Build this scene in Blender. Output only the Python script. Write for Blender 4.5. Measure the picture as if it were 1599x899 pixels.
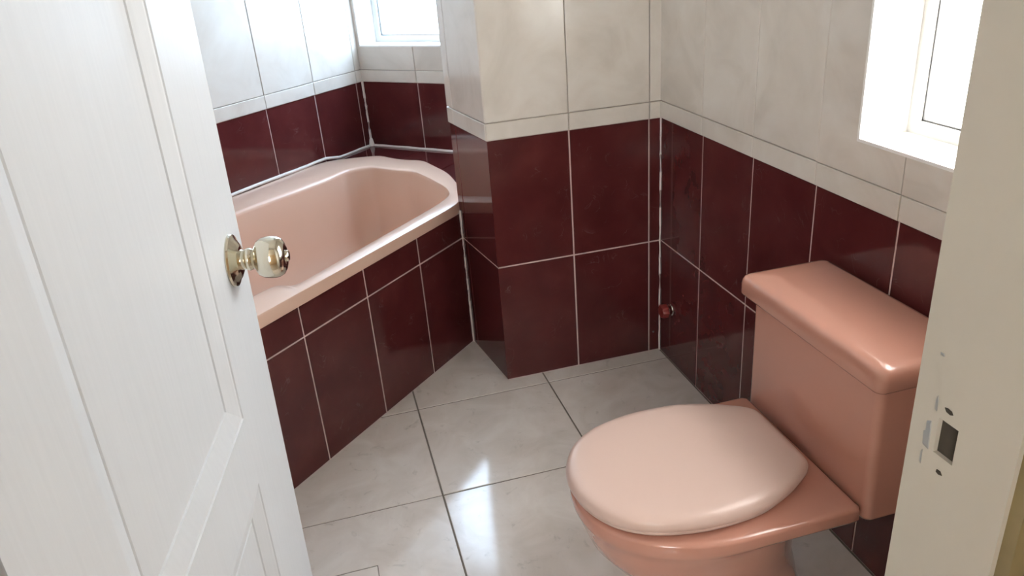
import bpy, bmesh, math, random
from mathutils import Vector, Matrix

random.seed(7)
for o in list(bpy.data.objects):
    bpy.data.objects.remove(o)
SC = bpy.context.scene
COL = SC.collection

# ------------------------------------------------------------------ camera
cam_d = bpy.data.cameras.new('camera')
cam_d.sensor_fit = 'HORIZONTAL'
cam_d.sensor_width = 36.0
cam_d.lens = 1199.45 / 1599.0 * 36.0
cam_d.clip_start = 0.02
cam = bpy.data.objects.new('camera', cam_d)
COL.objects.link(cam)
CR = Vector((0.9625603254, -0.2608877784, -0.0735879543))
CU = Vector((0.1737621489, 0.3854955919, 0.9062007858))
CF = Vector((0.2080488778, 0.8850597243, -0.4163951834))
cm = Matrix((CR, CU, -CF)).transposed().to_4x4()
cm.translation = Vector((-0.99941, -2.12116, 1.32416))
cam.matrix_world = cm
SC.camera = cam

# ------------------------------------------------------------------ world (overcast daylight)
world = bpy.data.worlds.new('overcast_sky')
SC.world = world
world.use_nodes = True
bg = world.node_tree.nodes['Background']
bg.inputs['Color'].default_value = (0.97, 0.985, 1.0, 1)
bg.inputs['Strength'].default_value = 9.0

# ------------------------------------------------------------------ exposure
SC.view_settings.view_transform = 'Standard'
SC.view_settings.look = 'None'
SC.view_settings.gamma = 1.0
SC.view_settings.use_curve_mapping = False
SC.view_settings.exposure = 1.2
SC.cycles.diffuse_bounces = 8


def portal(name, loc, normal, sx, sy):
    l = bpy.data.lights.new(name, 'AREA')
    l.shape = 'RECTANGLE'
    l.size = sx
    l.size_y = sy
    l.energy = 1.0
    l.cycles.is_portal = True
    o = bpy.data.objects.new(name, l)
    COL.objects.link(o)
    o.location = loc
    o.rotation_euler = Vector(normal).to_track_quat('-Z', 'Z').to_euler()
    return o


# ------------------------------------------------------------------ layout
# x runs right along the pier front, y into the room, z up; origin: inner corner pier / right wall
P2 = Vector((-0.58596, 0.30873))            # where the tub apron meets the pier
D = Vector((0.71012, 0.70408))              # along the tub, away from the door
N = Vector((-0.70408, 0.71012))             # across the tub, towards the tub's far wall
LD, LC = 0.8733, 0.5987                     # tub alcove: width, depth beyond P2
UE = -1.217                                 # near end of the alcove
ZD, ZB = 0.796, 0.846                       # top of the dark dado, top of the white border
ZROWS_D = [0.0, 0.4, ZD]
ZROWS_W = [ZB, 1.246, 1.646, 2.046, 2.35]
CEIL = 2.35
XL, YD = -1.45, -1.735                      # left wall, bathroom face of the door wall
YH = -1.82                                  # hall face of the door wall
OPX0, OPX1, OPZ = -1.245, -0.614, 2.04      # door opening


def T(u, w, z=0.0):
    q = P2 + D * u + N * w
    return Vector((q.x, q.y, z))


for a in (
    ('window_portal', (0.31, -1.1635, 1.308), (-1, 0, 0), 0.60, 0.81),
    ('window_portal', T(LC + 0.31, 0.435, 1.495), (-D.x, -D.y, 0), 0.87, 1.14),
    ('window_portal', (-1.75, -3.72, 1.5), (0, 1, 0), 0.72, 1.22),  # portal of the added hall window
):
    portal(*a)

# ------------------------------------------------------------------ materials
def new_mat(name):
    m = bpy.data.materials.new(name)
    m.use_nodes = True
    nt = m.node_tree
    return m, nt, nt.nodes['Principled BSDF']


def coords(nt, rand=True, scale=1.0):
    tc = nt.nodes.new('ShaderNodeTexCoord')
    if not rand:
        return tc.outputs['Object']
    oi = nt.nodes.new('ShaderNodeObjectInfo')
    mul = nt.nodes.new('ShaderNodeMath'); mul.operation = 'MULTIPLY'
    mul.inputs[1].default_value = 9.0
    nt.links.new(oi.outputs['Random'], mul.inputs[0])
    add = nt.nodes.new('ShaderNodeVectorMath'); add.operation = 'ADD'
    nt.links.new(tc.outputs['Object'], add.inputs[0])
    nt.links.new(mul.outputs[0], add.inputs[1])
    return add.outputs[0]


def noise(nt, vec, scale, detail=4, rough=0.55, dist=0.0):
    n = nt.nodes.new('ShaderNodeTexNoise')
    n.inputs['Scale'].default_value = scale
    n.inputs['Detail'].default_value = detail
    n.inputs['Roughness'].default_value = rough
    n.inputs['Distortion'].default_value = dist
    nt.links.new(vec, n.inputs['Vector'])
    return n.outputs['Fac']


def ramp(nt, fac, stops):
    r = nt.nodes.new('ShaderNodeValToRGB')
    el = r.color_ramp.elements
    while len(el) < len(stops):
        el.new(0.5)
    for e, (p, c) in zip(el, stops):
        e.position = p
        e.color = (*c, 1)
    nt.links.new(fac, r.inputs['Fac'])
    return r.outputs['Color']


def mix(nt, fac, a, b, mode='MIX'):
    m = nt.nodes.new('ShaderNodeMix')
    m.data_type = 'RGBA'
    m.blend_type = mode
    for i, v in ((0, fac), (6, a), (7, b)):
        if hasattr(v, 'node'):
            nt.links.new(v, m.inputs[i])
        elif i == 0:
            m.inputs[i].default_value = v
        else:
            m.inputs[i].default_value = (*v, 1)
    return m.outputs[2]


def bump(nt, b, h, strength, dist=0.01):
    n = nt.nodes.new('ShaderNodeBump')
    n.inputs['Strength'].default_value = strength
    n.inputs['Distance'].default_value = dist
    nt.links.new(h, n.inputs['Height'])
    nt.links.new(n.outputs[0], b.inputs['Normal'])


def mat_plain(name, col, rough=0.5, metal=0.0, var=0.06, scale=8.0, coat=0.0, bmp=0.0, bscale=40):
    m, nt, b = new_mat(name)
    v = coords(nt)
    f = noise(nt, v, scale)
    lo = tuple(c * (1 - var) for c in col)
    hi = tuple(min(1, c * (1 + var)) for c in col)
    nt.links.new(ramp(nt, f, [(0.3, lo), (0.7, hi)]), b.inputs['Base Color'])
    b.inputs['Roughness'].default_value = rough
    b.inputs['Metallic'].default_value = metal
    b.inputs['Coat Weight'].default_value = coat
    b.inputs['Coat Roughness'].default_value = 0.08
    if bmp:
        bump(nt, b, noise(nt, v, bscale, 3), bmp, 0.004)
    return m


def mat_burgundy():
    m, nt, b = new_mat('burgundy_glazed_tile')
    v = coords(nt)
    base = ramp(nt, noise(nt, v, 7, 4, 0.55, 0.2), [(0.28, (0.074, 0.0150, 0.0155)), (0.55, (0.095, 0.0205, 0.0205)), (0.8, (0.120, 0.030, 0.029))])
    vein = ramp(nt, noise(nt, v, 14, 3, 0.5, 1.2), [(0.488, (0, 0, 0)), (0.5, (1, 1, 1)), (0.512, (0, 0, 0))])
    mask = ramp(nt, noise(nt, v, 16.0, 2), [(0.54, (0, 0, 0)), (0.68, (0.38, 0.38, 0.38))])
    fac = mix(nt, 1.0, vein, mask, 'MULTIPLY')
    nt.links.new(mix(nt, fac, base, (0.20, 0.135, 0.13)), b.inputs['Base Color'])
    b.inputs['Roughness'].default_value = 0.09
    b.inputs['Specular IOR Level'].default_value = 0.5
    bump(nt, b, noise(nt, v, 4, 1), 0.02, 0.006)
    return m


def mat_cream():
    m, nt, b = new_mat('cream_glazed_tile')
    v = coords(nt)
    c1 = ramp(nt, noise(nt, v, 6, 4, 0.55, 0.8), [(0.3, (0.60, 0.555, 0.50)), (0.5, (0.675, 0.63, 0.575)), (0.72, (0.72, 0.685, 0.635))])
    nt.links.new(c1, b.inputs['Base Color'])
    b.inputs['Roughness'].default_value = 0.10
    bump(nt, b, noise(nt, v, 4, 1), 0.03, 0.006)
    return m


def mat_floor():
    m, nt, b = new_mat('grey_marbled_floor_tile')
    v = coords(nt)
    c1 = ramp(nt, noise(nt, v, 7, 6, 0.6, 0.9), [(0.3, (0.64, 0.58, 0.53)), (0.5, (0.71, 0.65, 0.605)), (0.72, (0.78, 0.73, 0.69))])
    sp = ramp(nt, noise(nt, v, 16, 5, 0.65, 1.5), [(0.60, (0, 0, 0)), (0.74, (0.4, 0.4, 0.4))])
    nt.links.new(mix(nt, sp, c1, (0.30, 0.27, 0.24)), b.inputs['Base Color'])
    b.inputs['Roughness'].default_value = 0.10
    bump(nt, b, noise(nt, v, 8, 3), 0.05, 0.006)
    return m


def mat_door():
    m, nt, b = new_mat('white_painted_door')
    tc = nt.nodes.new('ShaderNodeTexCoord')
    mp = nt.nodes.new('ShaderNodeMapping')
    mp.inputs['Scale'].default_value = (60, 60, 2.5)
    nt.links.new(tc.outputs['Object'], mp.inputs['Vector'])
    g = noise(nt, mp.outputs[0], 3.0, 5, 0.6, 0.4)
    nt.links.new(ramp(nt, g, [(0.3, (0.545, 0.575, 0.61)), (0.7, (0.575, 0.605, 0.64))]), b.inputs['Base Color'])
    b.inputs['Roughness'].default_value = 0.38
    bump(nt, b, g, 0.05, 0.002)
    return m


def mat_glass(name, tint):
    m, nt, b = new_mat(name)
    nt.nodes.remove(b)
    out = nt.nodes['Material Output']
    tr = nt.nodes.new('ShaderNodeBsdfTransparent')
    tr.inputs['Color'].default_value = (*tint, 1)
    tl = nt.nodes.new('ShaderNodeBsdfTranslucent')
    tl.inputs['Color'].default_value = (*tint, 1)
    mx = nt.nodes.new('ShaderNodeMixShader')
    tc = nt.nodes.new('ShaderNodeTexCoord')
    f = noise(nt, tc.outputs['Object'], 30, 2)
    mr = nt.nodes.new('ShaderNodeMapRange')
    mr.inputs['To Min'].default_value = 0.15
    mr.inputs['To Max'].default_value = 0.35
    nt.links.new(f, mr.inputs['Value'])
    nt.links.new(mr.outputs[0], mx.inputs[0])
    nt.links.new(tr.outputs[0], mx.inputs[1])
    nt.links.new(tl.outputs[0], mx.inputs[2])
    nt.links.new(mx.outputs[0], out.inputs['Surface'])
    return m


M = dict(
    dark=mat_burgundy(),
    cream=mat_cream(),
    floor=mat_floor(),
    grout_d=mat_plain('pink_white_grout', (0.60, 0.46, 0.43), 0.8, var=0.15, scale=14),
    grout_w=mat_plain('aged_beige_grout', (0.40, 0.35, 0.30), 0.85, var=0.3, scale=9),
    grout_f=mat_plain('grey_brown_floor_grout', (0.17, 0.145, 0.12), 0.9, var=0.35, scale=5),
    caulk=mat_plain('white_caulk', (0.80, 0.73, 0.70), 0.6, var=0.06, scale=20),
    plaster=mat_plain('off_white_plaster', (0.72, 0.69, 0.64), 0.8, var=0.03),
    reveal=mat_plain('white_painted_reveal', (0.82, 0.81, 0.79), 0.6, var=0.02),
    alu=mat_plain('white_window_frame', (0.66, 0.66, 0.64), 0.4, var=0.03),
    seal=mat_plain('grey_window_seal', (0.12, 0.12, 0.12), 0.6),
    pink=mat_plain('pink_vitreous_china', (0.48, 0.235, 0.175), 0.14, var=0.03, scale=3, coat=0.4),
    tub=mat_plain('pink_bathtub_enamel', (0.72, 0.495, 0.39), 0.20, var=0.03, scale=3, coat=0.1),
    lid=mat_plain('pale_pink_plastic', (0.585, 0.43, 0.375), 0.32, var=0.02, scale=3),
    door=mat_door(),
    jamb=mat_plain('cream_gloss_paint', (0.40, 0.375, 0.325), 0.4, var=0.04, scale=4, bmp=0.15, bscale=30),
    wood=mat_plain('olive_brown_wood', (0.16, 0.125, 0.06), 0.5, var=0.25, scale=12),
    brass=mat_plain('pale_brass', (0.72, 0.675, 0.555), 0.12, metal=1.0, var=0.04),
    chrome=mat_plain('chrome', (0.75, 0.74, 0.72), 0.12, metal=1.0, var=0.03),
    dullmetal=mat_plain('dull_grey_metal', (0.33, 0.34, 0.34), 0.45, metal=0.6, var=0.1),
    hole=mat_plain('bare_wood_and_hole_shade', (0.035, 0.028, 0.02), 0.9, var=0.3, scale=40),  # bare wood in the chips, painted shade in the mortise
    red=mat_plain('red_plastic', (0.25, 0.03, 0.025), 0.35, var=0.1),
    hallwall=mat_plain('warm_cream_hall_paint', (0.78, 0.66, 0.50), 0.8, var=0.03),
    hallfloor=mat_plain('hall_floor_tile', (0.40, 0.36, 0.31), 0.4),
)


# ------------------------------------------------------------------ helpers
def link(name, me, mats, parent=None, kind=None, label=None, cat=None, group=None):
    o = bpy.data.objects.new(name, me)
    COL.objects.link(o)
    if mats and not me.materials:
        for k in (mats if isinstance(mats, (list, tuple)) else [mats]):
            me.materials.append(M[k])
    if parent is not None:
        o.parent = parent
    for key, val in (('kind', kind), ('label', label), ('category', cat), ('group', group)):
        if val:
            o[key] = val
    return o


def empty(name, loc, **kw):
    o = bpy.data.objects.new(name, None)
    COL.objects.link(o)
    o.location = loc
    o.empty_display_size = 0.05
    for k, v in kw.items():
        o[k] = v
    return o


def mesh_of(bm, name, smooth=False, angle=None):
    bmesh.ops.recalc_face_normals(bm, faces=bm.faces)
    me = bpy.data.meshes.new(name)
    bm.to_mesh(me)
    bm.free()
    if smooth:
        me.shade_smooth()
        if angle:
            me.set_sharp_from_angle(angle=math.radians(angle))
    return me


def prism(bm, pts, z0, z1, mat=0):
    """closed prism over a plan polygon"""
    a = [bm.verts.new((p[0], p[1], z0)) for p in pts]
    b = [bm.verts.new((p[0], p[1], z1)) for p in pts]
    fs = [bm.faces.new(a[::-1]), bm.faces.new(b)]
    k = len(pts)
    for i in range(k):
        fs.append(bm.faces.new((a[i], a[(i + 1) % k], b[(i + 1) % k], b[i])))
    for f in fs:
        f.material_index = mat
    return fs


def box(bm, x0, x1, y0, y1, z0, z1, mat=0):
    return prism(bm, [(x0, y0), (x1, y0), (x1, y1), (x0, y1)], z0, z1, mat)


def bevelled_box(x0, x1, y0, y1, z0, z1, r, seg=3, name='box'):
    bm = bmesh.new()
    box(bm, x0, x1, y0, y1, z0, z1)
    bmesh.ops.bevel(bm, geom=bm.edges[:], offset=r, segments=seg, profile=0.5, affect='EDGES')
    return mesh_of(bm, name, True, 50)


def rings_mesh(rings, cap0=True, cap1=True, name='loft', smooth=True, angle=50):
    bm = bmesh.new()
    R = [[bm.verts.new(p) for p in r] for r in rings]
    k = len(rings[0])
    for a, b in zip(R[:-1], R[1:]):
        for i in range(k):
            bm.faces.new((a[i], a[(i + 1) % k], b[(i + 1) % k], b[i]))
    if cap0:
        bm.faces.new(R[0][::-1])
    if cap1:
        bm.faces.new(R[-1])
    return mesh_of(bm, name, smooth, angle)


def lathe(profile, seg=40, name='lathe', angle=35):
    """profile: list of (radius, height); axis +z"""
    rings = [[(r * math.cos(2 * math.pi * i / seg), r * math.sin(2 * math.pi * i / seg), h) for i in range(seg)] for r, h in profile]
    return rings_mesh(rings, True, True, name, True, angle)


def tube(bm, pts, r, seg=8):
    prev = None
    n = len(pts)
    pts = [Vector(p) for p in pts]
    first = last = None
    for i, p in enumerate(pts):
        t = (pts[min(i + 1, n - 1)] - pts[max(i - 1, 0)]).normalized()
        q = t.to_track_quat('Z', 'Y')
        ring = [bm.verts.new(p + q @ Vector((r * math.cos(2 * math.pi * k / seg), r * math.sin(2 * math.pi * k / seg), 0))) for k in range(seg)]
        if prev:
            for k in range(seg):
                bm.faces.new((prev[k], prev[(k + 1) % seg], ring[(k + 1) % seg], ring[k]))
        else:
            first = ring
        prev = ring
    bm.faces.new(first[::-1])
    bm.faces.new(prev)


# ---- tiles
TILE_CACHE = {}


def tile_mesh(w, h, t, mat):
    """tile lying in its local xz plane (0..w, 0..h), front face at local y=0 looking to -y, chamfered"""
    key = (round(w, 4), round(h, 4), round(t, 4), mat)
    if key in TILE_CACHE:
        return TILE_CACHE[key]
    c = min(0.0014, t * 0.7)
    bm = bmesh.new()
    R = []
    for ins, y in ((c, 0.0), (0.0, c), (0.0, t)):
        R.append([bm.verts.new(p) for p in ((ins, y, ins), (w - ins, y, ins), (w - ins, y, h - ins), (ins, y, h - ins))])
    bm.faces.new(R[0])
    for a, b in ((R[0], R[1]), (R[1], R[2])):
        for i in range(4):
            bm.faces.new((a[i], b[i], b[(i + 1) % 4], a[(i + 1) % 4]))
    bm.faces.new(R[2][::-1])
    me = mesh_of(bm, 'tile')
    me.materials.append(M[mat])
    TILE_CACHE[key] = me
    return me


def cut_tile_mesh(w, h, t, mat, hole):
    """tile with a rectangular piece (x0,x1,z0,z1) cut away, one piece without seams"""
    xs = sorted({0.0, w} | {min(max(v, 0), w) for v in hole[:2]})
    zs = sorted({0.0, h} | {min(max(v, 0), h) for v in hole[2:]})
    bm = bmesh.new()
    vt = {}
    def V(x, z):
        k = (round(x, 5), round(z, 5))
        if k not in vt:
            vt[k] = bm.verts.new((x, 0, z))
        return vt[k]
    for i in range(len(xs) - 1):
        for j in range(len(zs) - 1):
            mx, mz = (xs[i] + xs[i + 1]) / 2, (zs[j] + zs[j + 1]) / 2
            if hole[0] < mx < hole[1] and hole[2] < mz < hole[3]:
                continue
            bm.faces.new((V(xs[i], zs[j]), V(xs[i + 1], zs[j]), V(xs[i + 1], zs[j + 1]), V(xs[i], zs[j + 1])))
    if not bm.faces:
        bm.free()
        return None
    r = bmesh.ops.extrude_face_region(bm, geom=bm.faces[:])
    bmesh.ops.translate(bm, vec=(0, t, 0), verts=[v for v in r['geom'] if isinstance(v, bmesh.types.BMVert)])
    me = mesh_of(bm, 'tile')
    me.materials.append(M[mat])
    return me


TB = 0.0018     # how far the grout lies behind the dark tile faces
PROUD = 0.004   # the cream tiles stand a little further out


def tile_wall(parent, O, e, joints, rows, mat, gap, proud=0.0, opening=None, name='wall_tile', jit=0.0004):
    """O: plan point at s=0 on the finished face; e: plan direction of growing s, tile faces look to the
    right-hand side of... the normal is (e.y,-e.x)"""
    e = Vector(e).normalized()
    nrm = Vector((e.y, -e.x))
    ang = math.atan2(e.y, e.x)
    for j in range(len(joints) - 1):
        s0, s1 = joints[j] + gap / 2, joints[j + 1] - gap / 2
        for k in range(len(rows) - 1):
            z0, z1 = rows[k] + gap / 2, rows[k + 1] - gap / 2
            t = TB + proud
            w, h = s1 - s0, z1 - z0
            me = None
            if opening:
                ox0, ox1, oz0, oz1 = opening
                if ox0 < s1 and ox1 > s0 and oz0 < z1 and oz1 > z0:
                    me = cut_tile_mesh(w, h, t, mat, (ox0 - s0, ox1 - s0, oz0 - z0, oz1 - z0))
                    if me is None:
                        continue
            if me is None:
                me = tile_mesh(w, h, t, mat)
            o = link(name, me, None, parent)
            pr = proud + random.uniform(-jit, jit) * (0.0 if proud == 0 and False else 1.0)
            p = Vector(O) + e * s0 + nrm * pr
            o.location = (p.x, p.y, z0)
            o.rotation_euler = (random.uniform(-0.0012, 0.0012), 0, ang + random.uniform(-0.0012, 0.0012))


def full_wall(name, O, e, joints, length, opening=None, low=0.0, back=0.16, ext=(0.0, 0.0), sgap=0.0045):
    """tiled wall: two-tone grout body with dado, border and cream tiles as children"""
    e = Vector(e).normalized()
    nrm = Vector((e.y, -e.x))
    O = Vector(O)
    bm = bmesh.new()
    def seg(s0, s1, z0, z1, mat, d):
        if s1 - s0 < 1e-4 or z1 - z0 < 1e-4:
            return
        a = O + e * s0 - nrm * d
        b = O + e * s1 - nrm * d
        prism(bm, [a, b, b - nrm * (back - d), a - nrm * (back - d)], z0, z1, mat)
    L0, L1 = -ext[0], length + ext[1]
    seg(L0, L1, low, ZD, 0, TB)
    if opening:
        x0, x1, z0, z1 = opening
        seg(L0, L1, ZD, z0, 1, TB)
        seg(L0, x0, z0, z1, 1, TB)
        seg(x1, L1, z0, z1, 1, TB)
        seg(L0, L1, z1, CEIL, 1, TB)
    else:
        seg(L0, L1, ZD, CEIL, 1, TB)
    w = link(name, mesh_of(bm, name), ['grout_d', 'grout_w'], None, 'structure')
    rows = [z for z in ZROWS_D]
    if low > 0:
        rows = [low] + [z for z in rows if z > low + 0.02]
    tile_wall(w, O, e, joints, rows, 'dark', sgap)
    tile_wall(w, O, e, joints, [ZD - 0.001, ZB], 'cream', 0.0022, PROUD + 0.001, opening, 'border_tile')
    tile_wall(w, O, e, joints, ZROWS_W, 'cream', 0.0026, PROUD, opening)
    return w


# ------------------------------------------------------------------ floor and ceiling
FX, FY, FP = -0.8483, -0.492, 0.4298
PATCH = (-1.041, -0.686)
bm = bmesh.new()
box(bm, -2.35, 0.16, YH, 1.75, -0.08, -0.0022)
floor = link('floor', mesh_of(bm, 'floor'), 'grout_f', None, 'structure')


def floor_tile(x0, x1, y0, y1, gap=0.0045, notch=None):
    x0 += gap / 2; x1 -= gap / 2; y0 += gap / 2; y1 -= gap / 2
    w, h = x1 - x0, y1 - y0
    t = 0.0022
    me = cut_tile_mesh(w, h, t, 'floor', notch) if notch else tile_mesh(w, h, t, 'floor')
    o = link('floor_tile', me, None, floor)
    o.location = (x0, y0, random.uniform(-0.0003, 0.0))
    o.rotation_euler = (-math.pi / 2 + random.uniform(-0.0008, 0.0008), 0, 0)
    # local z (tile height) points to +y, front face up
    o.rotation_euler[0] = math.pi / 2 + random.uniform(-0.0008, 0.0008)
    o.matrix_world = Matrix.Translation(o.location) @ Matrix(((1, 0, 0), (0, 0, 1), (0, -1, 0))).to_4x4()
    return o


xe = sorted([FX + FP * k for k in range(-2, 3) if -1.9 < FX + FP * k < 0.0] + [-1.9, 0.0])
ye = sorted([FY + FP * k for k in range(-3, 2) if YH < FY + FP * k < 0.5] + [YH, FY + FP * 2])
for i in range(len(xe) - 1):
    for j in range(len(ye) - 1):
        if xe[i + 1] - xe[i] < 0.03 or ye[j + 1] - ye[j] < 0.03:
            continue
        if xe[i] < PATCH[0] < xe[i + 1] and ye[j] < PATCH[1] < ye[j + 1]:
            g = 0.0045
            x0, y0 = xe[i], ye[j]
            floor_tile(xe[i], xe[i + 1], ye[j], ye[j + 1], g, (-1, PATCH[0] - x0 - g / 2 + 0.0006, -1, PATCH[1] - y0 - g / 2 + 0.0006))
            floor_tile(xe[i], PATCH[0], ye[j], PATCH[1], 0.0022)
        else:
            floor_tile(xe[i], xe[i + 1], ye[j], ye[j + 1])

bm = bmesh.new()
box(bm, -2.35, 0.5, -3.7, 1.75, CEIL, CEIL + 0.1)
link('ceiling', mesh_of(bm, 'ceiling'), 'plaster', None, 'structure')

# ------------------------------------------------------------------ walls
# right wall (x = 0): s runs towards the door
RJ = [0.0, 0.2606, 0.513, 0.761, 1.010, 1.262, 1.514, -YD]
WIN_R = (0.877, 1.45, 0.916, 1.70)
wall_right = full_wall('wall_right', (0, 0), (0, -1), RJ, -YD, WIN_R, back=0.30, ext=(0.75, 0.085))

# pier: front face, splayed left side
PW = 0.5392
pc = Vector((-PW, 0.0))
pe = (P2 - pc).normalized()
PB = pc + pe * 0.322                        # rear left edge of the pier
bm = bmesh.new()
pn = Vector((-pe.y, pe.x))
inn = [(0.0, TB), (-PW + TB, TB), (PB.x + TB, PB.y), (0.0, PB.y)]
prism(bm, inn, 0.0, ZD, 0)
prism(bm, inn, ZD, CEIL, 1)
wall_pier = link('wall_pier', mesh_of(bm, 'wall_pier'), ['grout_d', 'grout_w'], None, 'structure')


def pier_face(O, e, joints):
    tile_wall(wall_pier, O, e, joints, ZROWS_D, 'dark', 0.0045)
    tile_wall(wall_pier, O, e, joints, [ZD - 0.001, ZB], 'cream', 0.0022, PROUD + 0.001, None, 'border_tile')
    tile_wall(wall_pier, O, e, joints, ZROWS_W, 'cream', 0.0026, PROUD)


pier_face((-PW, 0.0), (1, 0), [-0.003, PW - 0.2925, PW - 0.039, PW])
pier_face(PB, -pe, [0.0, 0.322 - 0.268, 0.322 + 0.003])

# tub alcove walls: back wall (with window), far side wall, near end wall
cb = T(LC, LD)
BJ = [0.0, 0.298, 0.552, 0.806, 1.05, LD + 0.228]
WIN_B = (0.016, 0.86, 0.940, 2.05)
wall_back = full_wall('wall_back', (cb.x, cb.y), -N, BJ, LD + 0.228, WIN_B, back=0.30, ext=(0.30, 0.0))
el = T(UE, LD)
LL = LC - UE
LJ = sorted([LL, LL - 0.040] + [LL - 0.296 - 0.2635 * k for k in range(0, 6)] + [0.0])
LJ = [v for v in LJ if v >= 0]
wall_left = full_wall('wall_alcove_side', (el.x, el.y), D, LJ, LL, None, back=0.16, ext=(0.16, 0.30))
ea = T(UE, 0.0)
wall_end = full_wall('wall_alcove_end', (ea.x, ea.y), N, [0.0, 0.12, 0.372, 0.624, LD], LD, None, back=0.12, ext=(0.0, 0.16))
# left wall beside the door
lw0 = Vector((XL, YD))
lwl = T(UE, 0).y - YD
wl = full_wall('wall_left', (XL, YD), (0, 1), [0, 0.18, 0.432, 0.684, 0.936, lwl], lwl, None, back=0.14, ext=(0.085, 0.0))

# door wall with the opening
bm = bmesh.new()
for (x0, x1, z0, z1) in ((XL - 0.14, OPX0 - 0.03, 0, CEIL), (OPX1 + 0.03, 0.0, 0, CEIL), (OPX0 - 0.03, OPX1 + 0.03, OPZ + 0.03, CEIL)):
    box(bm, x0, x1, YH, YD, z0, z1)
link('wall_door', mesh_of(bm, 'wall_door'), 'plaster', None, 'structure')

# unseen hall behind the camera; warm paint and window added for fill light
bm = bmesh.new()
box(bm, -2.35, 0.5, -3.7, YH, -0.08, 0.0)
link('floor_hall', mesh_of(bm, 'floor_hall'), 'hallfloor', None, 'structure')
bm = bmesh.new()
box(bm, -2.35, -2.25, -3.6, YH, 0, CEIL)
link('wall_hall_left', mesh_of(bm, 'w'), 'hallwall', None, 'structure')
bm = bmesh.new()
box(bm, 0.4, 0.5, -3.6, YH, 0, CEIL)
link('wall_hall_right', mesh_of(bm, 'w'), 'hallwall', None, 'structure')
bm = bmesh.new()
box(bm, -2.35, XL - 0.14, YH, YD, 0, CEIL)
box(bm, 0.0, 0.5, YH - 0.0, YH + 0.05, 0, CEIL)
link('wall_hall_front', mesh_of(bm, 'w'), 'hallwall', None, 'structure')
HW = (-2.1, -1.4, 0.90, 2.10)
bm = bmesh.new()
box(bm, -2.35, 0.5, -3.7, -3.6, 0, HW[2])
box(bm, -2.35, 0.5, -3.7, -3.6, HW[3], CEIL)
box(bm, -2.35, HW[0], -3.7, -3.6, HW[2], HW[3])
box(bm, HW[1], 0.5, -3.7, -3.6, HW[2], HW[3])
link('wall_hall_back', mesh_of(bm, 'w'), 'hallwall', None, 'structure')

# ------------------------------------------------------------------ tub surround: tiled apron and ledge
bm = bmesh.new()
AP_TOP = 0.490
a0, a1 = T(UE, -TB * -1), T(0.0, TB)
prism(bm, [T(UE, TB), T(0.004, TB), T(0.004, 0.02), T(UE, 0.02)], 0.0, AP_TOP, 0)
wall_apron = link('wall_apron', mesh_of(bm, 'wall_apron'), ['grout_d'], None, 'structure')
AJ = [UE, -1.017, -0.762, -0.5023, -0.2453, 0.0]
tile_wall(wall_apron, T(0, 0).to_2d(), D, AJ, [0.0, 0.4, AP_TOP], 'dark', 0.0045)


def ledge_tile(poly, parent):
    bm = bmesh.new()
    prism(bm, [T(u, w) for u, w in poly], 0.506, 0.513)
    link('ledge_tile', mesh_of(bm, 'ledge_tile'), 'dark', parent)


bm = bmesh.new()
led = [(LC - 0.001, -0.22), (LC - 0.001, LD - 0.001), (0.25, LD - 0.001), (0.30, 0.76), (0.335, 0.66), (0.33, 0.50), (0.335, 0.44), (0.24, 0.27), (0.14, 0.15), (0.05, 0.06), (0.012, 0.016), (0.42, -0.39)]
prism(bm, [T(u, w) for u, w in led], 0.0, 0.5065)
ledge = link('trim_ledge', mesh_of(bm, 'wall_ledge'), ['grout_d'], None, 'structure')
bm = bmesh.new()
prism(bm, [T(u, w) for u, w in ((UE + 0.001, 0.02), (-1.10, 0.02), (-1.10, LD - 0.001), (UE + 0.001, LD - 0.001))], 0.0, 0.5065)
ledge2 = link('trim_ledge', mesh_of(bm, 'wall_ledge'), ['grout_d'], None, 'structure')
g = 0.002
ledge_tile([(0.597, 0.576 + g), (0.597, 0.871), (0.25, 0.871), (0.30, 0.76), (0.335, 0.66), (0.335, 0.576 + g)], ledge)
ledge_tile([(0.597, 0.322 + g), (0.597, 0.576 - g), (0.335, 0.576 - g), (0.335, 0.44), (0.27, 0.322 + g)], ledge)
ledge_tile([(0.597, 0.07 + g), (0.597, 0.322 - g), (0.27, 0.322 - g), (0.14, 0.15), (0.062, 0.07 + g)], ledge)
ledge_tile([(0.597, -0.22), (0.597, 0.07 - g), (0.06, 0.07 - g), (0.014, 0.018), (0.42, -0.388)], ledge)
for w0, w1 in ((0.02, 0.30), (0.30, 0.58), (0.58, 0.871)):
    ledge_tile([(UE + 0.002, w0 + g), (-1.10, w0 + g), (-1.10, w1 - g), (UE + 0.002, w1 - g)], ledge2)

# caulk beads along the corners
def bead(pts, r, seg=8):
    bm = bmesh.new()
    tube(bm, pts, r, seg)
    return link('trim_caulk', mesh_of(bm, 'trim_caulk', True, 60), 'caulk', None, 'structure')


def wav(a, b, n, amp):
    a, b = Vector(a), Vector(b)
    return [a.lerp(b, i / n) + Vector((random.uniform(-amp, amp), random.uniform(-amp, amp), random.uniform(-amp, amp))) for i in range(n + 1)]


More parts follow.
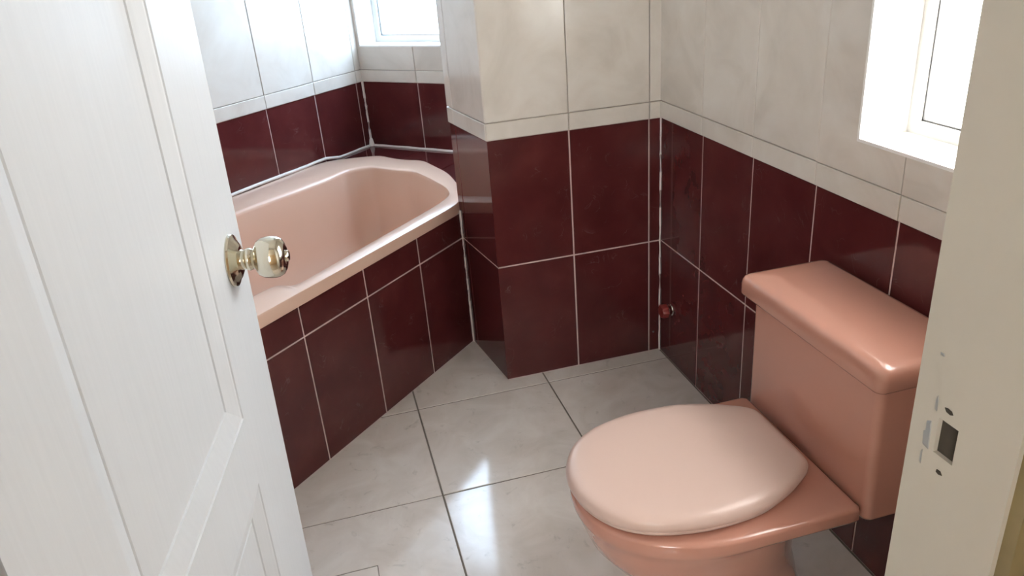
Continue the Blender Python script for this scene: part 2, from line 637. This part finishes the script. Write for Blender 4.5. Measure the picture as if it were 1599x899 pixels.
bead(wav((-0.001, -0.001, 0.0), (-0.001, -0.001, ZD), 14, 0.0006), 0.0036)
bead(wav(T(-0.002, -0.002, 0.0), T(-0.002, -0.002, 0.5), 12, 0.0008), 0.0055)
cz = T(LC - 0.002, LD - 0.002)
bead(wav((cz.x, cz.y, 0.515), (cz.x, cz.y, ZD), 8, 0.0008), 0.006)
bead(wav(T(LC - 0.003, LD - 0.003, 0.515), T(LC - 0.003, 0.05, 0.515), 12, 0.0010), 0.0065)
bead(wav(T(LC - 0.003, LD - 0.003, 0.515), T(0.38, LD - 0.003, 0.517), 5, 0.0012) + wav(T(0.30, LD - 0.004, 0.533), T(-1.10, LD - 0.004, 0.533), 24, 0.0012), 0.0065)
# lump of caulk filling the alcove corner
bm = bmesh.new()
bmesh.ops.create_uvsphere(bm, u_segments=14, v_segments=8, radius=0.016)
for v in bm.verts:
    if v.co.z > 0:
        v.co.z *= 2.4
        v.co.x *= 0.8; v.co.y *= 0.8
lump = link('trim_caulk', mesh_of(bm, 'trim_caulk', True), 'caulk', None, 'structure')
lump.location = T(LC - 0.003, LD - 0.003, 0.513)

# ------------------------------------------------------------------ windows
def window(name, O, e, x0, x1, z0, z1, depth, mull=None, thick=0.30, glass='glass'):
    """O plan point, e along the wall, opening x0..x1, z0..z1; outside is -normal"""
    e = Vector(e).normalized()
    nrm = Vector((e.y, -e.x))
    root = empty(name, (O[0], O[1], 0), kind='structure')
    O = Vector(O)
    root.location = (0, 0, 0)
    def pr(a, b, c, d, za, zb, part, mat, parent):
        bm = bmesh.new()
        p = [O + e * a - nrm * c, O + e * b - nrm * c, O + e * b - nrm * d, O + e * a - nrm * d]
        prism(bm, p, za, zb)
        return link(part, mesh_of(bm, part), mat, parent)
    # painted reveals lining the opening
    th = 0.006
    pr(x0, x1, -0.0045, min(depth + 0.19, thick), z0, z0 + th, 'window_sill', 'reveal', root)
    pr(x0, x0 + th, -0.0045, min(depth + 0.19, thick), z0 + th, z1 - th, 'reveal_lining', 'reveal', root)
    pr(x1 - th, x1, -0.0045, min(depth + 0.19, thick), z0 + th, z1 - th, 'reveal_lining', 'reveal', root)
    pr(x0, x1, -0.0045, min(depth + 0.19, thick), z1 - th, z1, 'reveal_lining', 'reveal', root)
    x0 += th; x1 -= th; z0 += th; z1 -= th
    f0, f1 = depth, depth + 0.035
    fw = 0.024
    fr = pr(x0, x0 + fw, f0, f1, z0, z1, 'frame_stile', 'alu', root)
    pr(x1 - fw, x1, f0, f1, z0, z1, 'frame_stile', 'alu', root)
    pr(x0 + fw, x1 - fw, f0, f1, z0, z0 + fw, 'frame_rail', 'alu', root)
    pr(x0 + fw, x1 - fw, f0, f1, z1 - fw, z1, 'frame_rail', 'alu', root)
    gx = [x0 + fw, x1 - fw]
    if mull:
        pr(mull - 0.014, mull + 0.014, f0, f1, z0 + fw, z1 - fw, 'mullion', 'alu', root)
        gx = [x0 + fw, mull - 0.014, mull + 0.014, x1 - fw]
    for a, b in zip(gx[0::2], gx[1::2]):
        pn_ = pr(a + 0.003, b - 0.003, f0 + 0.014, f0 + 0.019, z0 + fw + 0.003, z1 - fw - 0.003, 'pane', glass, root)
        for (a2, b2, c2, d2) in ((a, a + 0.003, z0 + fw, z1 - fw), (b - 0.003, b, z0 + fw, z1 - fw), (a, b, z0 + fw, z0 + fw + 0.003), (a, b, z1 - fw - 0.003, z1 - fw)):
            pr(a2, b2, f0 + 0.010, f0 + 0.022, c2, d2, 'glazing_seal', 'seal', pn_)
    return root


M['glass'] = mat_glass('frosted_glass_cool_light', (0.70, 0.80, 0.90))  # tint put in to cool and dim the alcove daylight
M['glass_w'] = mat_glass('frosted_glass_warm_light', (0.95, 0.94, 0.92))  # tint put in to warm the daylight through these panes
window('window_1', (0, 0), (0, -1), WIN_R[0], WIN_R[1], WIN_R[2], WIN_R[3], 0.102, None, 0.30, 'glass_w')
window('window_2', (cb.x, cb.y), -N, WIN_B[0], WIN_B[1], WIN_B[2], WIN_B[3], 0.105)
window('hall_fill_window', (HW[1], -3.6), (-1, 0), 0.0, 0.7, HW[2], HW[3], 0.03, 0.35, 0.10, 'glass_w')  # unseen, added to send fill light through the doorway

# ------------------------------------------------------------------ door frame
frame = empty('trim_door_frame', (0, 0, 0), kind='structure')
HZ0, HZ1, HY0, HY1 = 0.966, 0.995, -1.7745, -1.7570      # latch mortise in the strike jamb
bm = bmesh.new()
x0, x1 = OPX1, OPX1 + 0.03
box(bm, x0, x1, YH, YD + 0.002, 0, HZ0)
box(bm, x0, x1, YH, YD + 0.002, HZ1, OPZ)
box(bm, x0, x1, YH, HY0, HZ0, HZ1)
box(bm, x0, x1, HY1, YD + 0.002, HZ0, HZ1)
link('strike_jamb', mesh_of(bm, 'strike_jamb'), 'jamb', frame)
bm = bmesh.new()
box(bm, x0 + 0.0035, x1 - 0.001, HY0 - 0.002, HY1 + 0.002, HZ0 - 0.002, HZ1 + 0.002)
link('mortise_shade_block', mesh_of(bm, 'mortise_shade_block'), 'hole', frame)  # shallow dark block, the shade of the hole put in as colour
bm = bmesh.new()
box(bm, OPX0 - 0.03, OPX0, YH, YD + 0.002, 0, OPZ)
link('hinge_jamb', mesh_of(bm, 'hinge_jamb'), 'jamb', frame)
bm = bmesh.new()
box(bm, OPX0 - 0.03, OPX1 + 0.03, YH, YD + 0.002, OPZ, OPZ + 0.03)
link('head_jamb', mesh_of(bm, 'head_jamb'), 'jamb', frame)


def chip(y, z, pts, mat='hole', d=0.0007):
    """flake of missing paint on the strike jamb, outline in (y, z) millimetres round its centre"""
    bm = bmesh.new()
    a = [bm.verts.new((0, py / 1000, pz / 1000)) for py, pz in pts]
    b = [bm.verts.new((-d, py / 1000 * 0.85, pz / 1000 * 0.85)) for py, pz in pts]
    k = len(pts)
    bm.faces.new(a); bm.faces.new(b[::-1])
    for i in range(k):
        bm.faces.new((a[i], b[i], b[(i + 1) % k], a[(i + 1) % k]))
    o = link('paint_chip', mesh_of(bm, 'paint_chip'), mat, frame)
    o.location = (OPX1, y, z)
    return o


chip(-1.7640, 1.0045, [(-4, -1), (-2, -2.2), (2, -1.5), (4, 1), (1, 1.8), (-2.5, 1.2)])
chip(-1.7655, 0.9535, [(-3, -1), (0, -2), (3, -1), (2.5, 1.3), (-1, 1.6)])
chip(-1.7530, 1.004, [(-1, -6), (1, -5), (1.2, 4), (0, 7), (-1, 3)], 'dullmetal')
chip(-1.7497, 0.9765, [(-3, -12), (3, -11), (4.0, 0), (2, 2), (2.5, 10), (-1.5, 12), (-2.5, 4)], 'dullmetal')
chip(-1.7475, 0.955, [(-0.8, -6), (0.8, -5), (0.8, 5), (-0.5, 7)], 'dullmetal')
chip(-1.7505, 1.0425, [(-2, -0.8), (1.5, -1), (2, 0.7), (-1, 1)], 'dullmetal')
# hall-side casing of brown wood
bm = bmesh.new()
for (a, b, ya, yb) in ((0.004, 0.018, YH - 0.010, YH), (0.018, 0.030, YH - 0.016, YH), (0.030, 0.075, YH - 0.013, YH)):
    box(bm, OPX1 + a, OPX1 + b, ya, yb, 0, OPZ + 0.07)
link('casing', mesh_of(bm, 'casing'), 'wood', frame)
bm = bmesh.new()
box(bm, OPX0 - 0.075, OPX0 - 0.004, YH - 0.014, YH, 0, OPZ + 0.07)
link('casing', mesh_of(bm, 'casing'), 'wood', frame)
bm = bmesh.new()
box(bm, OPX0 - 0.004, OPX1 + 0.004, YH - 0.014, YH, OPZ + 0.004, OPZ + 0.07)
link('casing', mesh_of(bm, 'casing'), 'wood', frame)

# ------------------------------------------------------------------ door leaf, opened into the room
DYAW = math.radians(8.5)
dd = Vector((math.sin(DYAW), math.cos(DYAW), 0))
DW, DT = 0.625, 0.036
KZ, KS = 0.98, 0.060                         # knob height and distance from the free edge
ROS = Vector((-1.131, -1.164, KZ))           # centre of the rosette on the visible face
door = empty('door_1', (0, 0, 0), kind='structure')
door['label'] = 'white moulded panel door standing open at the left with a brass knob'
# local frame: +x towards the free edge (s = DW at the edge), +y out of the hidden face, +z up; visible face y=0 looks to -y
lean = math.radians(1.2)   # the old frame is slightly out of plumb
dx = dd
dyv = Vector((-dd.y, dd.x, 0))
RM = Matrix((dx, dyv, Vector((0, 0, 1)))).transposed()
RM = RM @ Matrix.Rotation(lean, 3, 'X')
kl = Vector((DW - KS, 0, KZ - 0.008))
mw = RM.to_4x4()
mw.translation = ROS - RM @ kl
door.matrix_world = mw
DH = 1.99
# sheet with two moulded panels: (x0, x1, z0, z1)
PX0, PX1 = DW - KS - 0.446, DW - KS - 0.096
PANELS = [(PX0, PX1, 0.80, 1.86), (PX0, PX1, 0.20, 0.702)]


def leaf_face(bm, y, sgn):
    """grid face with rectangular holes for the panels"""
    xs = [0, PX0, PX1, DW]
    zs = [0.008, 0.20, 0.702, 0.80, 1.86, DH]
    vt = {}
    def V(x, z):
        k = (x, z)
        if k not in vt:
            vt[k] = bm.verts.new((x, y, z))
        return vt[k]
    for i in range(3):
        for j in range(5):
            if i == 1 and j in (1, 3):
                continue
            f = [V(xs[i], zs[j]), V(xs[i + 1], zs[j]), V(xs[i + 1], zs[j + 1]), V(xs[i], zs[j + 1])]
            bm.faces.new(f if sgn > 0 else f[::-1])
    return [V(0, zs[0]), V(DW, zs[0]), V(DW, DH), V(0, DH)], vt, xs, zs


bm = bmesh.new()
c1, v1, xs, zs = leaf_face(bm, 0.0, 1)
c2, v2, _, _ = leaf_face(bm, DT, -1)
outer = [(x, zs[0]) for x in xs] + [(DW, z) for z in zs[1:]] + [(x, DH) for x in xs[::-1][1:]] + [(0, z) for z in zs[::-1][1:-1]]
for i in range(len(outer)):
    a, b = outer[i], outer[(i + 1) % len(outer)]
    bm.faces.new((v1[a], v2[a], v2[b], v1[b]))
leaf = link('leaf', mesh_of(bm, 'leaf'), 'door', door)


def panel(px0, px1, pz0, pz1, face, parent):
    """moulded panel: sticking bead, cove, sunk ground and raised field"""
    prof = [(0.0, 0.0), (0.0012, 0.0016), (0.005, 0.0019), (0.030, 0.0082), (0.0312, 0.0100), (0.0335, 0.0102), (0.0352, 0.0088)]
    rings = []
    for ins, dep in prof:
        y = dep if face == 0 else DT - dep
        rings.append([(px0 + ins, y, pz0 + ins), (px1 - ins, y, pz0 + ins), (px1 - ins, y, pz1 - ins), (px0 + ins, y, pz1 - ins)])
    me = rings_mesh(rings, False, True, 'panel', False)
    return link('panel', me, 'door', parent)


for pan in PANELS:
    panel(*pan, 0, door)
    panel(*pan, 1, door)
# knobs on both faces
def knob(face):
    pr_ros = [(0.0005, 0.0), (0.033, 0.0), (0.0335, 0.0015), (0.0325, 0.004), (0.029, 0.0055), (0.027, 0.0060), (0.0225, 0.0095), (0.018, 0.0115), (0.0165, 0.012), (0.0005, 0.012)]
    k = link('knob', lathe([(0.0005, 0.011), (0.0130, 0.011), (0.0125, 0.017), (0.0135, 0.0185), (0.0145, 0.0215), (0.0135, 0.0245), (0.0125, 0.026), (0.0150, 0.029),
                            (0.0220, 0.033), (0.0252, 0.039), (0.0262, 0.045), (0.0265, 0.051), (0.0255, 0.057), (0.0225, 0.0625), (0.0170, 0.0660), (0.0120, 0.0672), (0.0105, 0.0668), (0.0005, 0.0664)], 48, 'knob', 40), 'brass', door)
    r = link('rosette', lathe(pr_ros, 48, 'rosette', 30), 'brass', k)
    b = link('turn_button', lathe([(0.0005, 0.066), (0.0075, 0.066), (0.0072, 0.0695), (0.006, 0.0705), (0.0005, 0.0705)], 24, 'turn_button', 30), 'brass', k)
    k.location = (DW - KS, 0 if face == 0 else DT, KZ - 0.008)
    k.rotation_euler = (math.pi / 2 if face == 0 else -math.pi / 2, 0, 0)


knob(0)
knob(1)
for hz in (0.25, 1.0, 1.75):
    h = link('hinge', lathe([(0.0005, -0.04), (0.006, -0.04), (0.006, 0.04), (0.0005, 0.04)], 12, 'hinge'), 'dullmetal', door)
    h.location = (-0.006, 0.002, hz)
bm = bmesh.new()
box(bm, DW, DW + 0.0012, 0.006, DT - 0.006, KZ - 0.04, KZ + 0.03)
box(bm, DW + 0.001, DW + 0.010, 0.011, DT - 0.011, KZ - 0.018, KZ + 0.004)
link('latch', mesh_of(bm, 'latch'), 'brass', door)

# ------------------------------------------------------------------ bathtub
pairs = [  # rim outline (u, w) and basin edge (u, w)
    ((-1.12, -0.010), (-1.00, 0.20)), ((-1.08, -0.010), (-0.985, 0.14)), ((-0.98, -0.010), (-0.93, 0.102)), ((-0.86, -0.010), (-0.82, 0.097)),
    ((-0.775, -0.010), (-0.765, 0.093)), ((-0.755, -0.010), (-0.745, 0.086)), ((-0.735, -0.010), (-0.735, 0.042)), ((-0.70, -0.010), (-0.70, 0.034)),
    ((-0.577, -0.010), (-0.577, 0.039)), ((-0.339, -0.010), (-0.339, 0.045)), ((-0.055, -0.010), (-0.055, 0.053)), ((0.02, 0.004), (0.03, 0.068)),
    ((0.075, 0.035), (0.068, 0.084)), ((0.173, 0.120), (0.123, 0.138)), ((0.283, 0.237), (0.187, 0.246)), ((0.350, 0.350), (0.232, 0.330)), ((0.408, 0.448), (0.264, 0.395)),
    ((0.392, 0.524), (0.254, 0.465)), ((0.400, 0.600), (0.258, 0.540)), ((0.422, 0.681), (0.265, 0.607)), ((0.365, 0.765), (0.195, 0.662)),
    ((0.28, 0.866), (0.129, 0.657)), ((0.10, 0.866), (0.02, 0.660)), ((-0.1, 0.866), (-0.1, 0.667)), ((-0.334, 0.866), (-0.334, 0.690)),
    ((-0.60, 0.866), (-0.60, 0.705)), ((-0.90, 0.866), (-0.88, 0.70)), ((-1.08, 0.866), (-0.97, 0.64)), ((-1.12, 0.866), (-1.00, 0.56)), ((-1.12, 0.40), (-1.00, 0.38)),
]
def chaikin(seq, wgt=0.25):
    out = []
    k = len(seq)
    for i in range(k):
        a, b = seq[i], seq[(i + 1) % k]
        for f in (wgt, 1 - wgt):
            out.append(tuple(tuple(x + (y - x) * f for x, y in zip(p, q)) for p, q in zip(a, b)))
    return out
pp = chaikin(chaikin(pairs, 0.22), 0.25)
outl = [Vector(p[0]) for p in pp]
innl = [Vector(p[1]) for p in pp]
ctr = Vector((-0.38, 0.38))
RZ = 0.530


def ring(pts, z):
    return [T(p.x, p.y, z) for p in pts]


def inset(pts, d):
    """shift points towards the basin's long axis"""
    out = []
    for p in pts:
        c = Vector((min(max(p.x, -0.70), 0.0), 0.385))
        v = c - p
        out.append(p + v.normalized() * min(d, v.length * 0.92))
    return out


lipz = lambda p: 0.4945 if p.y < 0.03 and p.x < 0.05 else 0.5135
rings = [
    [T(p.x, p.y, lipz(p)) for p in outl],
    [T(p.x, p.y, RZ - 0.006) for p in outl],
    ring([o.lerp(i, 0.03) for o, i in zip(outl, innl)], RZ - 0.0015),
    ring([o.lerp(i, 0.10) for o, i in zip(outl, innl)], RZ),
    ring([o.lerp(i, 0.90) for o, i in zip(outl, innl)], RZ + 0.001),
    ring([o.lerp(i, 0.975) for o, i in zip(outl, innl)], RZ - 0.001),
    ring(innl, RZ - 0.005),
    ring(inset(innl, 0.003), RZ - 0.014),
    ring(inset(innl, 0.014), RZ - 0.12),
    ring(inset(innl, 0.030), RZ - 0.24),
    ring(inset(innl, 0.055), RZ - 0.33),
    ring(inset(innl, 0.090), RZ - 0.365),
    ring(inset(innl, 0.15), RZ - 0.380),
]
tub = link('bathtub', rings_mesh(rings, False, True, 'bathtub', True, 42), 'tub', None, None,
           'pink built-in bathtub set diagonally behind the burgundy tiled apron', 'bathtub')
dr = link('drain', lathe([(0.0005, 0.0), (0.030, 0.0), (0.029, 0.004), (0.022, 0.005), (0.020, 0.002), (0.0005, 0.002)], 28, 'drain'), 'chrome', tub)
dr.location = T(-0.72, 0.39, RZ - 0.380)

# ------------------------------------------------------------------ toilet
TY = -1.037
toilet = empty('toilet', (-0.33, TY, 0), label='pink close-coupled toilet with closed pale lid under the bright window', category='toilet')


def tp(o):
    o.parent = toilet
    o.matrix_parent_inverse = Matrix.Translation((0.33, -TY, 0))
    return o


NS = 180
CXB = -0.42


def u_outline(t, ins=0.0):
    """plan of bowl rim with its square rear deck: straight sides, round front"""
    hw, back, x1 = 0.196 - ins, -0.188 - ins, -0.395
    front = 0.262 - ins
    a = 2 * math.pi * t
    dxx, dyy = math.cos(a), math.sin(a)
    # ray from (CXB, 0)
    best = 9
    if dxx > 1e-6:
        best = min(best, (back - CXB) / dxx)
    if abs(dyy) > 1e-6:
        s = hw / abs(dyy)
        if CXB + s * dxx >= x1:
            best = min(best, s)
    # front super-ellipse centred (x1, 0)
    lo, hi = 0.0, 0.6
    for _ in range(40):
        md = (lo + hi) / 2
        x, y = CXB + md * dxx, md * dyy
        ok = ((max(0, x1 - x) / front) ** 2.15 + (abs(y) / hw) ** 2.15) < 1 if x < x1 else abs(y) < hw and x < back
        if ok:
            lo = md
        else:
            hi = md
    return CXB + lo * dxx, lo * dyy


def ell(t, cx, ax, ay, p=2.0):
    a = 2 * math.pi * t
    c, s = math.cos(a), math.sin(a)
    x = ax * abs(c) ** (2 / p) * (1 if c > 0 else -1)
    y = ay * abs(s) ** (2 / p) * (1 if s > 0 else -1)
    return cx + x, y


ts = [(i + 0.5) / NS for i in range(NS)]
rg = []
def rearness(t):
    x = u_outline(t)[0]
    f = min(max((x + 0.50) / 0.16, 0.0), 1.0)
    return f * f * (3 - 2 * f)


for z, i0, i1 in ((0.3620, 0.012, 0.012), (0.3615, 0.006, 0.006), (0.3590, 0.0015, 0.0015), (0.355, 0.0, 0.0), (0.338, 0.0, 0.0), (0.331, 0.0015, 0.003), (0.327, 0.003, 0.010)):
    rg.append([(*u_outline(t, i0 + (i1 - i0) * rearness(t)), z) for t in ts])


def blend(t, k, z, e, ins):
    a = u_outline(t, ins)
    b = ell(t, *e)
    return (a[0] + (b[0] - a[0]) * k, a[1] + (b[1] - a[1]) * k, z)


for z, ks, ins in ((0.318, 0.70, 0.006), (0.308, 0.86, 0.010)):
    rg.append([blend(t, 0.12 + (ks - 0.12) * rearness(t), z, (-0.430, 0.212, 0.172, 2.2), ins) for t in ts])
for z, e in ((0.295, (-0.430, 0.212, 0.172)), (0.26, (-0.425, 0.205, 0.163)), (0.21, (-0.405, 0.190, 0.146)), (0.16, (-0.380, 0.172, 0.124)), (0.11, (-0.352, 0.160, 0.104)),
             (0.06, (-0.340, 0.160, 0.098)), (0.03, (-0.337, 0.168, 0.104)), (0.012, (-0.337, 0.176, 0.110)), (0.0, (-0.337, 0.177, 0.111))):
    rg.append([(*ell(t, *e, 2.2), z) for t in ts])
rg = [[(x, TY + y, z) for x, y, z in r] for r in rg]
bowl = tp(link('bowl', rings_mesh(rg, True, True, 'bowl', True, 60), 'pink'))
bowl_neck = tp(link('bowl_neck', bevelled_box(-0.21, -0.05, TY - 0.075, TY + 0.075, 0.20, 0.330, 0.02, 4, 'bowl_neck'), 'pink'))

# tank: body tapering slightly downward, and a separate overhanging lid
TYT = -1.042


def rrect(x0, x1, y0, y1, r, z, seg=6):
    pts = []
    for cx, cy, a0 in ((x1 - r, y1 - r, 0), (x0 + r, y1 - r, 90), (x0 + r, y0 + r, 180), (x1 - r, y0 + r, 270)):
        for i in range(seg + 1):
            a = math.radians(a0 + 90 * i / seg)
            pts.append((cx + r * math.cos(a), cy + r * math.sin(a), z))
    return pts


hb, ht = 0.196, 0.194
tank = tp(link('tank', rings_mesh([
    rrect(-0.176, -0.022, TYT - hb + 0.010, TYT + hb - 0.010, 0.010, 0.330),
    rrect(-0.182, -0.018, TYT - hb + 0.003, TYT + hb - 0.003, 0.014, 0.332),
    rrect(-0.186, -0.015, TYT - hb, TYT + hb, 0.016, 0.340),
    rrect(-0.188, -0.014, TYT - ht, TYT + ht, 0.016, 0.50),
    rrect(-0.189, -0.012, TYT - ht, TYT + ht, 0.016, 0.622)], True, True, 'tank', True, 50), 'pink'))
lx0, lx1, ly0, ly1 = -0.2125, -0.006, TYT - 0.2155, TYT + 0.2155
lidr = []
for ins, z, r in ((0.012, 0.613, 0.012), (0.003, 0.6135, 0.014), (0.0, 0.618, 0.018), (0.0, 0.640, 0.018), (0.0015, 0.648, 0.018), (0.005, 0.6535, 0.016), (0.011, 0.657, 0.014), (0.022, 0.6590, 0.010), (0.06, 0.6605, 0.006)):
    lidr.append(rrect(lx0 + ins, lx1 - min(ins, 0.02), ly0 + ins, ly1 - ins, r, z))
tank_lid = link('tank_lid', rings_mesh(lidr, True, True, 'tank_lid', True, 60), 'pink')
tank_lid.parent = tank

# seat and lid outline: egg shape cut straight at the hinge end
HALF = [(-0.661, 0.0), (-0.652, 0.054), (-0.621, 0.109), (-0.572, 0.146), (-0.515, 0.165), (-0.45, 0.1735), (-0.365, 0.167), (-0.295, 0.141), (-0.252, 0.116), (-0.231, 0.099), (-0.222, 0.078), (-0.220, 0.0)]


def spline_outline(half, per=7):
    full = half + [(x, -y) for x, y in half[-2:0:-1]]
    k = len(full)
    out = []
    for i in range(k):
        p0, p1, p2, p3 = (Vector(full[(i + q) % k]) for q in (-1, 0, 1, 2))
        for m in range(per):
            f = m / per
            out.append(0.5 * ((2 * p1) + (p2 - p0) * f + (2 * p0 - 5 * p1 + 4 * p2 - p3) * f * f + (3 * p1 - p0 - 3 * p2 + p3) * f ** 3))
    return out


EGG = spline_outline(HALF)


def egg_ring(k, z):
    c = Vector((-0.43, 0.0))
    out = []
    for q in EGG:
        v = q - c
        l = v.length
        out.append((c.x + v.x * (l - k) / l, TY + 0.008 + v.y * (l - k) / l, z))
    return out


seat = tp(link('seat_ring', rings_mesh([egg_ring(0.012, 0.3635), egg_ring(0.006, 0.3645), egg_ring(0.004, 0.3680), egg_ring(0.006, 0.3725), egg_ring(0.012, 0.3735)], True, True, 'seat_ring', True, 60), 'lid'))
lid = tp(link('seat_lid', rings_mesh([egg_ring(0.010, 0.3740), egg_ring(0.002, 0.3745), egg_ring(-0.001, 0.3785), egg_ring(-0.001, 0.3850), egg_ring(0.001, 0.3915), egg_ring(0.005, 0.3965),
         egg_ring(0.012, 0.4000), egg_ring(0.022, 0.4020), egg_ring(0.05, 0.4032), egg_ring(0.11, 0.4040)], True, True, 'seat_lid', True, 70), 'lid'))
lid['label'] = 'pale pink closed seat lid'
for sy in (-0.055, 0.070):
    h = link('seat_hinge', bevelled_box(-0.245, -0.223, TY + sy - 0.014, TY + sy + 0.014, 0.3615, 0.3735, 0.003, 3, 'seat_hinge'), 'pink')
    tp(h)
for sy in (-0.118, 0.118):
    c = tp(link('bolt_cap', lathe([(0.0005, 0.0), (0.013, 0.0), (0.013, 0.006), (0.010, 0.013), (0.005, 0.016), (0.0005, 0.0165)], 20, 'bolt_cap'), 'pink'))
    c.location = (-0.30, TY + sy * 1.02, 0.0)

# ------------------------------------------------------------------ supply valve in the corner, loose screw
valve = empty('shutoff_valve', (0, -0.082, 0.187), label='small red handled shut-off valve low in the tiled corner', category='valve')


def vp(name, prof, mat, seg=20):
    o = link(name, lathe(prof, seg, name), mat, valve)
    o.rotation_euler = (0, -math.pi / 2, 0)
    return o


vp('escutcheon', [(0.0005, 0.0), (0.020, 0.0), (0.019, 0.003), (0.014, 0.006), (0.0005, 0.006)], 'chrome')
vp('stem', [(0.0005, 0.005), (0.008, 0.005), (0.008, 0.017), (0.0005, 0.017)], 'chrome')
hd = []
prof = [(0.0005, 0.012), (0.018, 0.012), (0.0225, 0.016), (0.0225, 0.030), (0.019, 0.035), (0.0005, 0.036)]
rr_ = [[((r * (1 + (0.07 * math.cos(8 * 2 * math.pi * i / 48) if r > 0.01 else 0))) * math.cos(2 * math.pi * i / 48),
         (r * (1 + (0.07 * math.cos(8 * 2 * math.pi * i / 48) if r > 0.01 else 0))) * math.sin(2 * math.pi * i / 48), h) for i in range(48)] for r, h in prof]
o = link('handle', rings_mesh(rr_, True, True, 'handle', True, 40), 'red', valve)
o.rotation_euler = (0, -math.pi / 2, 0)

screw = link('screw', lathe([(0.0005, -0.002), (0.0035, -0.002), (0.0035, 0.001), (0.002, 0.0022), (0.0005, 0.0022)], 12, 'screw'), 'seal', None, None,
             'tiny dark screw head in the narrow tile strip near the floor corner', 'screw')
screw.location = (-0.0235, -0.0005, 0.072)
screw.rotation_euler = (math.pi / 2, 0, 0)
